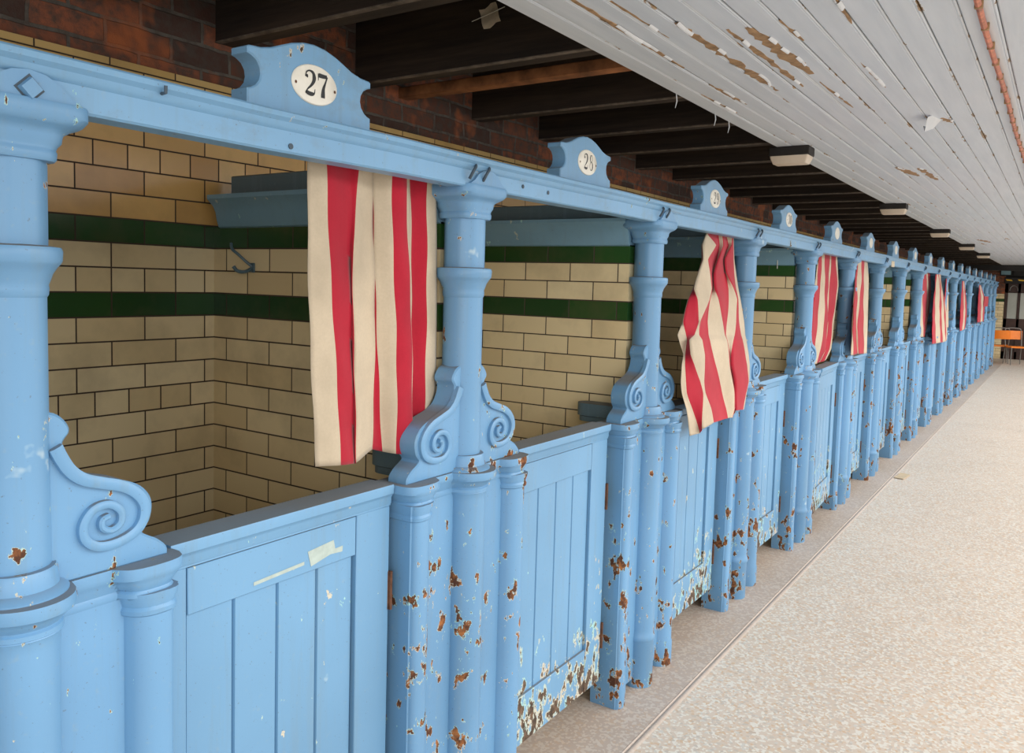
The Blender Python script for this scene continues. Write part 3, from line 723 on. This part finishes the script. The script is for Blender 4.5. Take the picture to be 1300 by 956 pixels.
# ------------------------------------------------------------------ curtains: rows of (Y, Z, X) at every stripe edge
CURT={
 27:('crrcrcrcrc',[[(0.647,1.907,-0.045),(0.69,1.906,-0.03),(0.774,1.917,-0.042),(0.801,1.917,-0.035),(0.871,1.923,-0.06),(0.873,1.92,-0.058),(0.906,1.917,-0.025),(0.957,1.918,-0.022),(1.009,1.918,-0.056),(1.058,1.919,-0.038),(1.096,1.921,-0.044)],[(0.651,1.807,-0.045),(0.696,1.811,-0.03),(0.783,1.82,-0.042),(0.794,1.821,-0.035),(0.88,1.83,-0.06),(0.876,1.829,-0.058),(0.909,1.831,-0.025),(0.959,1.836,-0.022),(1.014,1.843,-0.056),(1.059,1.846,-0.038),(1.106,1.851,-0.044)],[(0.651,1.69,-0.045),(0.704,1.692,-0.03),(0.785,1.696,-0.042),(0.783,1.696,-0.035),(0.885,1.7,-0.06),(0.883,1.7,-0.058),(0.916,1.702,-0.025),(0.971,1.704,-0.022),(1.022,1.706,-0.056),(1.064,1.708,-0.038),(1.113,1.711,-0.044)],[(0.659,1.532,-0.045),(0.719,1.531,-0.03),(0.793,1.528,-0.042),(0.787,1.529,-0.035),(0.891,1.525,-0.06),(0.895,1.525,-0.058),(0.931,1.526,-0.025),(0.987,1.525,-0.022),(1.026,1.522,-0.056),(1.068,1.522,-0.038),(1.118,1.52,-0.044)],[(0.669,1.37,-0.045),(0.735,1.365,-0.03),(0.802,1.358,-0.042),(0.796,1.359,-0.035),(0.891,1.347,-0.06),(0.909,1.346,-0.058),(0.94,1.346,-0.025),(0.996,1.341,-0.022),(1.032,1.334,-0.056),(1.068,1.333,-0.038),(1.12,1.327,-0.044)],[(0.683,1.191,-0.045),(0.748,1.186,-0.03),(0.809,1.178,-0.042),(0.805,1.18,-0.035),(0.887,1.199,-0.06),(0.923,1.188,-0.058),(0.942,1.183,-0.025),(1.0,1.174,-0.022),(1.034,1.249,-0.056),(1.067,1.266,-0.038),(1.094,1.286,-0.044)]]),
 29:('crcrcrcrc',[[(3.08,1.893,-0.025),(3.055,1.891,-0.015),(2.992,1.887,0.01),(2.991,1.886,0.012),(3.185,1.899,-0.006),(3.196,1.9,0.012),(3.295,1.906,-0.008),(3.339,1.909,0.006),(3.4,1.913,-0.004),(3.451,1.917,-0.02)],[(3.001,1.834,-0.013),(2.976,1.832,-0.003),(2.914,1.829,0.022),(3.088,1.838,0.024),(3.176,1.843,0.006),(3.177,1.843,0.024),(3.316,1.85,0.004),(3.308,1.85,0.018),(3.372,1.853,0.008),(3.424,1.856,-0.008)],[(2.98,1.766,-0.0),(2.955,1.766,0.01),(2.894,1.763,0.035),(2.952,1.766,0.037),(3.123,1.772,0.019),(3.078,1.771,0.037),(3.227,1.776,0.017),(3.194,1.775,0.031),(3.339,1.78,0.021),(3.403,1.783,0.005)],[(2.906,1.704,0.012),(2.881,1.703,0.022),(2.821,1.702,0.047),(2.95,1.705,0.049),(3.049,1.708,0.031),(3.006,1.707,0.049),(3.217,1.712,0.029),(3.185,1.711,0.043),(3.333,1.715,0.033),(3.403,1.716,0.017)],[(2.821,1.633,0.024),(2.798,1.633,0.034),(2.743,1.633,0.059),(2.956,1.635,0.061),(3.013,1.635,0.043),(2.987,1.635,0.061),(3.237,1.637,0.041),(3.261,1.638,0.055),(3.332,1.638,0.045),(3.413,1.639,0.029)],[(2.74,1.584,0.037),(2.719,1.585,0.047),(2.753,1.585,0.072),(2.898,1.585,0.074),(2.956,1.584,0.056),(3.006,1.585,0.074),(3.209,1.584,0.054),(3.29,1.584,0.068),(3.328,1.584,0.058),(3.417,1.583,0.042)],[(2.653,1.49,0.049),(2.637,1.491,0.059),(2.755,1.489,0.084),(2.756,1.489,0.086),(2.899,1.485,0.068),(3.052,1.482,0.086),(3.159,1.479,0.066),(3.248,1.477,0.08),(3.331,1.475,0.07),(3.453,1.471,0.054)],[(2.582,1.439,0.061),(2.64,1.437,0.071),(2.679,1.437,0.096),(2.728,1.436,0.098),(2.883,1.429,0.08),(3.047,1.424,0.098),(3.126,1.42,0.078),(3.201,1.418,0.092),(3.326,1.412,0.082),(3.442,1.407,0.066)],[(2.569,1.416,0.074),(2.625,1.415,0.084),(2.59,1.418,0.109),(2.738,1.411,0.111),(2.871,1.405,0.093),(3.042,1.398,0.111),(3.112,1.394,0.091),(3.151,1.393,0.105),(3.313,1.386,0.095),(3.426,1.38,0.079)],[(2.588,1.358,0.086),(2.59,1.359,0.096),(2.576,1.361,0.121),(2.736,1.352,0.123),(2.892,1.342,0.105),(3.043,1.335,0.123),(3.107,1.33,0.103),(3.097,1.331,0.117),(3.331,1.317,0.107),(3.433,1.31,0.091)],[(2.562,1.314,0.09),(2.58,1.313,0.1),(2.621,1.312,0.125),(2.728,1.305,0.127),(2.918,1.291,0.109),(3.055,1.283,0.127),(3.118,1.277,0.107),(3.083,1.28,0.121),(3.359,1.261,0.111),(3.447,1.253,0.095)],[(2.564,1.248,0.09),(2.589,1.247,0.1),(2.692,1.241,0.125),(2.736,1.237,0.127),(2.974,1.215,0.109),(3.099,1.206,0.127),(3.163,1.199,0.107),(3.136,1.203,0.121),(3.385,1.181,0.111),(3.45,1.174,0.095)],[(2.584,1.195,0.09),(2.608,1.194,0.1),(2.728,1.185,0.125),(2.76,1.182,0.127),(3.023,1.154,0.109),(3.131,1.146,0.127),(3.196,1.137,0.107),(3.162,1.142,0.121),(3.36,1.122,0.111),(3.418,1.115,0.095)],[(2.633,1.124,0.09),(2.683,1.119,0.1),(2.735,1.116,0.125),(2.83,1.106,0.127),(3.082,1.075,0.109),(3.152,1.069,0.127),(3.216,1.06,0.107),(3.179,1.065,0.121),(3.333,1.047,0.111),(3.39,1.039,0.095)],[(2.695,0.998,0.09),(2.78,1.0,0.1),(2.742,1.025,0.125),(2.876,1.038,0.127),(3.108,1.027,0.109),(3.126,1.03,0.127),(3.191,1.022,0.107),(3.18,1.057,0.121),(3.32,1.044,0.111),(3.375,1.036,0.095)]]),
 31:('crcrcrc',[[(5.192,1.848,-0.024),(5.186,1.853,-0.02),(5.303,1.882,-0.026),(5.336,1.898,-0.016),(5.527,1.919,-0.026),(5.577,1.919,-0.025),(5.657,1.912,-0.016),(5.75,1.9,-0.024)],[(5.134,1.68,-0.024),(5.182,1.681,-0.02),(5.307,1.682,-0.026),(5.385,1.684,-0.016),(5.539,1.686,-0.026),(5.568,1.686,-0.025),(5.769,1.689,-0.016),(5.842,1.69,-0.024)],[(5.123,1.609,-0.024),(5.114,1.609,-0.02),(5.292,1.609,-0.026),(5.401,1.61,-0.016),(5.527,1.61,-0.026),(5.552,1.61,-0.025),(5.761,1.611,-0.016),(5.825,1.611,-0.024)],[(5.099,1.438,-0.024),(5.087,1.438,-0.02),(5.283,1.434,-0.026),(5.43,1.431,-0.016),(5.578,1.427,-0.026),(5.581,1.427,-0.025),(5.686,1.425,-0.016),(5.766,1.423,-0.024)],[(5.113,1.246,-0.024),(5.101,1.247,-0.02),(5.248,1.239,-0.026),(5.373,1.234,-0.016),(5.561,1.223,-0.026),(5.565,1.223,-0.025),(5.647,1.22,-0.016),(5.727,1.215,-0.024)],[(5.173,1.195,-0.024),(5.165,1.191,-0.02),(5.21,1.129,-0.026),(5.276,1.131,-0.016),(5.397,1.132,-0.026),(5.4,1.132,-0.025),(5.496,1.136,-0.016),(5.573,1.136,-0.024)]]),
 32:('crcrc',[[(6.208,1.844,0.026),(6.173,1.843,0.034),(6.243,1.85,0.026),(6.324,1.875,0.035),(6.472,1.903,0.026),(6.576,1.901,0.03)],[(6.037,1.742,0.052),(6.002,1.742,0.06),(6.103,1.744,0.052),(6.224,1.746,0.061),(6.367,1.749,0.052),(6.536,1.752,0.056)],[(5.884,1.583,0.079),(5.864,1.583,0.087),(6.024,1.583,0.079),(6.072,1.583,0.087),(6.255,1.582,0.079),(6.422,1.582,0.083)],[(5.805,1.376,0.096),(5.794,1.377,0.104),(5.943,1.372,0.096),(5.949,1.372,0.105),(6.237,1.363,0.096),(6.371,1.359,0.1)],[(5.836,1.165,0.096),(5.87,1.166,0.104),(6.051,1.166,0.096),(6.058,1.164,0.105),(6.309,1.151,0.096),(6.399,1.15,0.1)]]),
 'A':('crcr',[[(9.799,1.843,0.02),(9.804,1.846,0.022),(10.131,1.888,0.018),(10.214,1.897,0.022),(10.456,1.884,0.02)],[(9.753,1.659,0.02),(9.878,1.66,0.022),(10.298,1.662,0.018),(10.397,1.663,0.022),(10.627,1.664,0.02)],[(9.775,1.414,0.02),(10.014,1.41,0.022),(10.417,1.403,0.018),(10.423,1.404,0.022),(10.558,1.401,0.02)],[(9.894,1.138,0.02),(10.202,1.126,0.022),(10.269,1.123,0.018),(10.257,1.124,0.022),(10.295,1.122,0.02)]]),
 'B':('rcrcrc',[[(10.283,1.855,0.1),(10.359,1.857,0.103),(10.551,1.861,0.098),(10.588,1.862,0.103),(10.735,1.865,0.098),(10.732,1.865,0.103),(10.775,1.866,0.1)],[(10.291,1.703,0.1),(10.337,1.703,0.103),(10.785,1.707,0.098),(10.846,1.708,0.103),(10.965,1.709,0.098),(10.942,1.709,0.103),(10.986,1.709,0.1)],[(10.217,1.537,0.1),(10.371,1.537,0.103),(10.821,1.534,0.098),(10.99,1.534,0.103),(11.257,1.532,0.098),(11.325,1.532,0.103),(11.406,1.532,0.1)],[(10.243,1.346,0.1),(10.467,1.341,0.103),(10.946,1.331,0.098),(11.098,1.328,0.103),(11.427,1.321,0.098),(11.557,1.319,0.103),(11.762,1.314,0.1)],[(10.361,1.04,0.1),(10.7,1.031,0.103),(11.193,1.019,0.098),(11.397,1.013,0.103),(11.746,1.012,0.098),(11.768,1.018,0.103),(11.862,1.021,0.1)]]),
 'C':('rc',[[(11.884,1.832,0.04),(11.957,1.833,0.043),(12.127,1.836,0.04)],[(11.869,1.527,0.04),(12.064,1.526,0.043),(12.339,1.525,0.04)],[(12.289,1.18,0.04),(12.381,1.177,0.043),(12.536,1.173,0.04)]]),
 'D':('rcr',[[(13.356,1.828,0.1),(13.468,1.829,0.103),(13.633,1.832,0.098),(13.669,1.832,0.1)],[(13.337,1.522,0.1),(13.75,1.521,0.103),(14.003,1.519,0.098),(14.229,1.518,0.1)],[(13.383,1.329,0.1),(13.832,1.321,0.103),(14.139,1.315,0.098),(14.387,1.311,0.1)],[(13.456,1.092,0.1),(13.774,1.089,0.103),(14.118,1.095,0.098),(14.249,1.108,0.1)]]),
 'E':('rcr',[[(16.299,1.807,0.1),(16.399,1.808,0.103),(16.606,1.81,0.099),(16.704,1.812,0.1)],[(16.288,1.624,0.1),(16.821,1.625,0.103),(17.353,1.626,0.099),(17.585,1.626,0.1)],[(16.329,1.431,0.1),(16.983,1.425,0.103),(17.474,1.421,0.099),(17.891,1.417,0.1)],[(16.438,1.148,0.1),(17.094,1.142,0.103),(17.557,1.141,0.099),(17.864,1.144,0.1)]]),
}

def cr(a, b, c, d, t): return .5*((2*b)+(c-a)*t+(2*a-5*b+4*c-d)*t*t+(3*b-a-3*c+d)*t**3)
def curtain(key, label, group, nv=10, nu=5, lift=.0):
    cols, rows = CURT[key]
    R = [[Vector((x, y, z)) for y, z, x in r] for r in rows]
    if lift: R = [[p+Vector((0, 0, lift)) for p in R[0]]]+R
    m = len(R); W = len(R[0])
    fine = []
    for i in range(m-1):
        for q in range(nv):
            t = q/nv
            fine.append([R[i][j].lerp(R[i+1][j], t) if m < 3 else
                         cr(R[max(i-1, 0)][j], R[i][j], R[i+1][j], R[min(i+2, m-1)][j], t).lerp(R[i][j].lerp(R[i+1][j], t), .6) for j in range(W)])
    fine.append(R[-1])
    mb = MB(); vs = []; n = (W-1)*nu+1
    for ri, r in enumerate(fine):
        for j in range(W-1):
            for q in range(nu):
                t = q/nu; p = r[j].lerp(r[j+1], t)
                # fold bulge only in depth
                x = cr(r[max(j-1, 0)].x, r[j].x, r[j+1].x, r[min(j+2, W-1)].x, t)
                w = .0018*math.sin(r[j].z*30+j*2.1+t*3)
                vs.append((x+w, p.y, p.z))
        vs.append(tuple(r[-1]))
    fs = []; mi = []
    for i in range(len(fine)-1):
        for c in range(n-1):
            fs.append((i*n+c, i*n+c+1, (i+1)*n+c+1, (i+1)*n+c)); mi.append(0 if cols[c//nu] == 'r' else 1)
    mb.v = vs; mb.f = fs; mb.m = mi
    o = mb.build('striped_curtain', [M['red'], M['cream']], smooth=180)
    s = o.modifiers.new('cloth', 'SOLIDIFY'); s.thickness = .0016; s.offset = 0
    return tag(o, label, 'curtain', group)
gp = 'red and cream striped cubicle curtains'
curtain(27, 'long straight red and cream striped curtain hanging under number plate 27', gp)
curtain(29, 'striped curtain bunched at the top and draped outside the door under number 29', gp, lift=.05)
curtain(31, 'striped curtain with a crease near the top hanging left of the sixth post', gp, lift=.04)
curtain(32, 'narrow striped curtain hanging in front between the sixth and seventh posts', gp, lift=.04)
curtain('A', 'mostly red striped curtain just left of the longest far curtain', gp, lift=.04)
curtain('B', 'striped curtain hanging outside the row, longest of the far group', gp, lift=.02)
curtain('C', 'thin sliver of red curtain right of the long far striped curtain', gp, lift=.02)
curtain('D', 'small twisted red and cream curtain, second from the far end', gp, lift=.02)
curtain('E', 'farthest striped curtain, beside a square red cloth', gp, lift=.02)
mb = MB(); n = 6
vs = [(.108+.003*math.sin(i*1.9+j), 17.50+1.05*i/n, 1.625-.20*j/n) for j in range(n+1) for i in range(n+1)]
mb.add(vs, [(j*(n+1)+i, j*(n+1)+i+1, (j+1)*(n+1)+i+1, (j+1)*(n+1)+i) for j in range(n) for i in range(n)])
tag(mb.build('red_cloth', M['red'], smooth=180), 'square plain red cloth hung on the farthest posts', 'cloth')

# ------------------------------------------------------------------ small things
# coat hook on the first partition
r = empty('coat_hook', (-.86, 1.150, 1.66)); tag(r, 'blue-grey iron coat hook on the tiled partition under number 27', 'hook')
b = MB(); b.box(-.010, .010, -.007, .0, -.014, .018, .002); b.build('base_plate', M['darkblue'], r)
b = MB(); b.tube(smoothpath([(0, -.006, .0), (-.004, -.03, -.012), (-.018, -.05, -.010), (-.028, -.058, .004)], 5), [.006]*15+[.007], 8); b.build('lower_hook', M['darkblue'], r)
b = MB(); b.tube(smoothpath([(0, -.006, .006), (-.010, -.020, .020), (-.030, -.038, .045), (-.048, -.048, .062), (-.056, -.046, .082)], 5), .005, 8); b.build('upper_hook', M['darkblue'], r)
# hanging cord under number 30/31
b = MB(); b.tube([(-.165, 4.735, 1.90), (-.166, 4.735, 1.85), (-.165, 4.736, 1.775)], .0028, 6)
tag(b.build('hanging_cord', M['string']), 'thin pale cord hanging against the tiles left of the fifth post', 'cord')
# surface pipe on the ceiling
r = empty('ceiling_pipe', (1.160, 0, 2.39)); tag(r, 'thin reddish-brown pipe clipped along the white ceiling boards', 'pipe')
b = MB(); b.tube([(.0025*math.sin(i*1.3), -2.5+i*.35, -.002) for i in range(77)], .0085, 8); b.build('tube', M['pipe'], r)
cl = None
for i in range(54):
    if cl is None:
        b = MB(); b.box(-.0105, .0105, -.005, .005, -.0115, .010, .002); cl = b.build('pipe_clip', M['barewood'], r); o = cl
    else: o = cl.copy(); COL.objects.link(o); o.parent = r
    o.location = (0, 1.62+.21*i, 0)
# bulkhead lamps
def make_lamp():
    r = empty('ceiling_lamp')
    b = MB(); b.box(-.105, .105, -.06, .06, -.048, 0, .004); b.build('lamp_box', M['lampbox'], r)
    b = MB()
    b.loft([rr for rr in ([(x, y, z) for x, y, z in rrect(.100, .056, -.048, .008)], rrect(.098, .054, -.062, .008), rrect(.086, .044, -.088, .008), rrect(.080, .038, -.090, .008))])
    b.build('diffuser', M['lens'], r)
    return r
lamp0 = make_lamp()
for i, (y_, lab) in enumerate([(3.93, 'nearest'), (7.10, 'second nearest'), (10.25, 'third nearest'), (13.4, 'fourth nearest'), (16.4, 'farthest')]):
    l = lamp0 if i == 0 else copy_tree(lamp0)
    l.location = (.128, y_-.05, 2.3995)
    tag(l, f'dark boxed ceiling lamp with cream diffuser, {lab} of the row along the ceiling edge', 'lamp', 'lamps along the ceiling edge')
# torn paper tag caught on a joist
r = empty('paper_tag', (-.40, 1.832, 2.60)); tag(r, 'torn scrap of yellowed paper pinned to the dark joist at the top', 'paper')
b = MB(); n = 6; vs = []
for i in range(n+1):
    for j_ in range(n+1):
        u, v = i/n-.5, j_/n-.5
        vs.append((.075*u+.03*v, -.004-.012*abs(u)-.006*math.sin(v*5), -.075*v+.025*u+.004*math.sin(9*u)))
b.add(vs, [(i*(n+1)+j_, i*(n+1)+j_+1, (i+1)*(n+1)+j_+1, (i+1)*(n+1)+j_) for i in range(n) for j_ in range(n)])
b.build('sheet', M['paper'], r, smooth=180)
b = MB(); b.tube([(-.075, -.016, -.012), (0, -.014, .004), (.07, -.016, .018)], .0016, 5); b.build('pin', M['string'], r)
# paper scrap on the floor
b = MB(); b.add([(.235, 7.22, .004), (.315, 7.20, .006), (.335, 7.44, .004), (.255, 7.46, .007)], [(0, 1, 2, 3)])
o = b.build('card_scrap', M['card'], smooth=0); o.modifiers.new('t', 'SOLIDIFY').thickness = .004
tag(o, 'flat tan scrap of card lying on the terrazzo floor', 'card')
# pinkish paper on the beam
b = MB(); b.box(.0705, .0735, 7.45, 7.60, 1.875, 1.928, .001)
tag(b.build('paper_note', M['paper']), 'small pinkish paper stuck on the beam beyond the seventh post', 'paper')

# ------------------------------------------------------------------ far end
b = MB(); b.box(-1.22, 6, Y1, Y1+.2, 0, 2.72, 0); struct(b.build('wall_end', M['blackp'], smooth=0))
b = MB(); b.box(-.9, .075, Y1-.12, Y1+.02, 0, 1.70, 0); struct(b.build('wall_pier', M['pier'], smooth=0), 'glazed brick pier beside the far door')
b = MB(); b.box(-.9, .075, Y1-.12, Y1+.02, 1.70, 2.45, 0); struct(b.build('wall_pier', M['brick'], smooth=0), 'brown brickwork above the glazed pier')
b = MB(); b.box(.06, 2.2, Y1-.16, Y1+.02, 1.97, 2.13, .005); struct(b.build('trim_6', M['blackp']), 'dark lintel over the far door')
b = MB(); b.box(-1.1, 1.79, 22.6, 22.8, 2.26, 2.398, .004); struct(b.build('trim_8', M['blackp']), 'dark beam below the ceiling near the far end')
dr = empty('door_1', (.1, Y1-.06, 0)); struct(dr, 'dark brown double door with pale glazed panels')
b = MB()
for x0, x1, z0, z1 in ((-.02, .055, 0, 1.97), (.27, .335, 0, 1.97), (.56, .66, 0, 1.97), (.87, .92, 0, 1.97), (-.02, .92, 1.73, 1.97), (-.02, .92, .80, 1.06), (-.02, .92, 0, .20)):
    b.box(x0, x1, -.04, 0, z0, z1, .004)
b.box(-.02, .92, -.015, .0, .1, .9, 0)
b.build('door_frame', M['doorbrown'], dr)
for x0, x1 in ((.055, .27), (.335, .56), (.66, .87)):
    b = MB(); b.box(x0-.005, x1+.005, -.020, -.012, 1.05, 1.74, 0); b.build('pane', M['glasspane'], dr)
b = MB(); pts = [(.10+.095+.09*math.cos(a), 1.79+.13*math.sin(a)) for a in [PI*i/10 for i in range(11)]]
b.tube([(x-.02, -.05, z) for x, z in pts]+[(.085, -.05, 1.79)], .010, 6); b.build('arched_plate', M['chrome'], dr)
for i in range(8):
    b = MB(); x0 = .02+.27*i-.0
    b.add([(x0+.06, Y1-.165, 2.085), (x0+.19, Y1-.165, 2.075), (x0+.22, Y1-.165, 2.035), (x0+.09, Y1-.165, 2.045)], [(0, 1, 2, 3)])
    o = b.build('trim_7', M['yellow'], smooth=0); struct(o, 'yellow stripe of the black and yellow hazard band over the far door')
for i, (x0, x1) in enumerate(((-.03, .19), (.27, .5), (.58, .8))):
    wf = empty(f'window_{i+1}', (x0, Y1-.14, 2.2)); struct(wf)
    b = MB(); w_ = x1-x0
    b.box(0, w_, -.02, .0, -.03, 0, .003); b.box(0, w_, -.02, 0, .17, .20, .003); b.box(-.03, 0, -.02, 0, -.03, .20, .003); b.box(w_, w_+.03, -.02, 0, -.03, .20, .003)
    b.build('window_frame', M['blackp'], wf)
    b = MB(); b.box(0, w_, -.01, -.004, 0, .17, 0); b.build('pane', M['bluepane'] if i == 0 else M['glasspane' if i == 2 else 'blackp'], wf)
# orange chairs
def make_chair():
    r = empty('stacking_chair')
    def tube(name, pts, rad=.011): 
        b = MB(); b.tube(smoothpath(pts, 4), rad, 8); return b.build(name, M['chrome'], r)
    for s in (-1, 1):
        tube('leg', [(s*.19, .20, 0), (s*.185, .19, .25), (s*.18, .18, .415)])
        tube('leg', [(s*.19, -.22, 0), (s*.185, -.20, .25), (s*.18, -.17, .42)])
    b = MB()
    for s in (-1, 1): b.tube([(s*.18, .18, .41), (s*.18, -.17, .41)], .011, 8)
    b.tube(smoothpath([(-.18, -.17, .42), (-.185, -.20, .60), (-.18, -.235, .80), (-.15, -.25, .86), (0, -.255, .875), (.15, -.25, .86), (.18, -.235, .80), (.185, -.20, .60), (.18, -.17, .42)], 4), .011, 8)
    b.build('frame', M['chrome'], r)
    b = MB(); n = 8
    rings = []
    for i in range(n+1):
        y = .20-.38*i/n; z = .425-.012*math.sin(PI*i/n)
        rings.append([(-.205, y, z), (-.19, y, z+.022), (0, y, z+.016), (.19, y, z+.022), (.205, y, z), (.19, y, z-.010), (0, y, z-.012), (-.19, y, z-.010)])
    b.loft(rings); b.build('seat', M['orange'], r)
    b = MB(); rings = []
    for i in range(n+1):
        x = -.205+.41*i/n; c = -.225-.03*math.cos((i/n-.5)*PI)
        rings.append([(x, c+.010, .60), (x, c-.012, .60), (x, c-.030, .81), (x, c-.008, .81)])
    b.loft(rings); b.build('backrest', M['orange'], r)
    return r
ch = make_chair(); ch.location = (.12, 22.75, 0); ch.rotation_euler = (0, 0, math.radians(8))
tag(ch, 'orange plastic chair at the far end, the left one of two, partly behind the row', 'chair', 'orange chairs by the far door')
c2 = copy_tree(ch); c2.location = (.50, 22.45, 0); c2.rotation_euler = (0, 0, math.radians(205))
tag(c2, 'orange plastic chair at the far end, the right one with its seat in view', 'chair', 'orange chairs by the far door')

# ------------------------------------------------------------------ camera and light
cam = bpy.data.cameras.new('camera'); co = bpy.data.objects.new('camera', cam); COL.objects.link(co)
f_px, yaw, pit, roll = 1040.224, .5913, .0716, .0278
cam.sensor_fit = 'HORIZONTAL'; cam.sensor_width = 36; cam.lens = f_px/1300*36
cam.shift_y = -(478-433.5)/1300
cam.clip_start = .02; cam.clip_end = 100
def inv(u, v, w):
    c, s = math.cos(roll), math.sin(roll); x = u*c-v*s; up = u*s+v*c
    c, s = math.cos(pit), math.sin(pit); y = w*c+up*s; z = -w*s+up*c
    c, s = math.cos(yaw), math.sin(yaw); return Vector((x*c-y*s, x*s+y*c, z))
Rm = Matrix([inv(1, 0, 0), inv(0, 1, 0), -inv(0, 0, 1)]).transposed()
co.matrix_world = Matrix.Translation((1.1609*S, -.5371*S, (.4627+.9009)*S)) @ Rm.to_4x4()
scn.camera = co

w = bpy.data.worlds.new('world'); scn.world = w; w.use_nodes = True
bg = w.node_tree.nodes['Background']; bg.inputs[0].default_value = (.93, .97, 1.0, 1); bg.inputs[1].default_value = .92
def area(name, loc, tgt, sx, sy, power, col):
    l = bpy.data.lights.new(name, 'AREA'); l.shape = 'RECTANGLE'; l.size = sx; l.size_y = sy; l.energy = power; l.color = col
    o = bpy.data.objects.new(name, l); COL.objects.link(o); o.location = loc
    d = (Vector(tgt)-Vector(loc)).normalized(); o.rotation_euler = d.to_track_quat('-Z', 'Y').to_euler(); return o
area('roof_light', (7.5, 9, 5.0), (0, 8, .6), 22, 4, 1500, (1.0, .98, .95))
area('hall_light', (5.5, -5, 2.6), (-.6, 3, 1.3), 6, 3, 200, (1.0, .98, .95))
scn.view_settings.view_transform = 'Standard'
scn.view_settings.exposure = 0.0
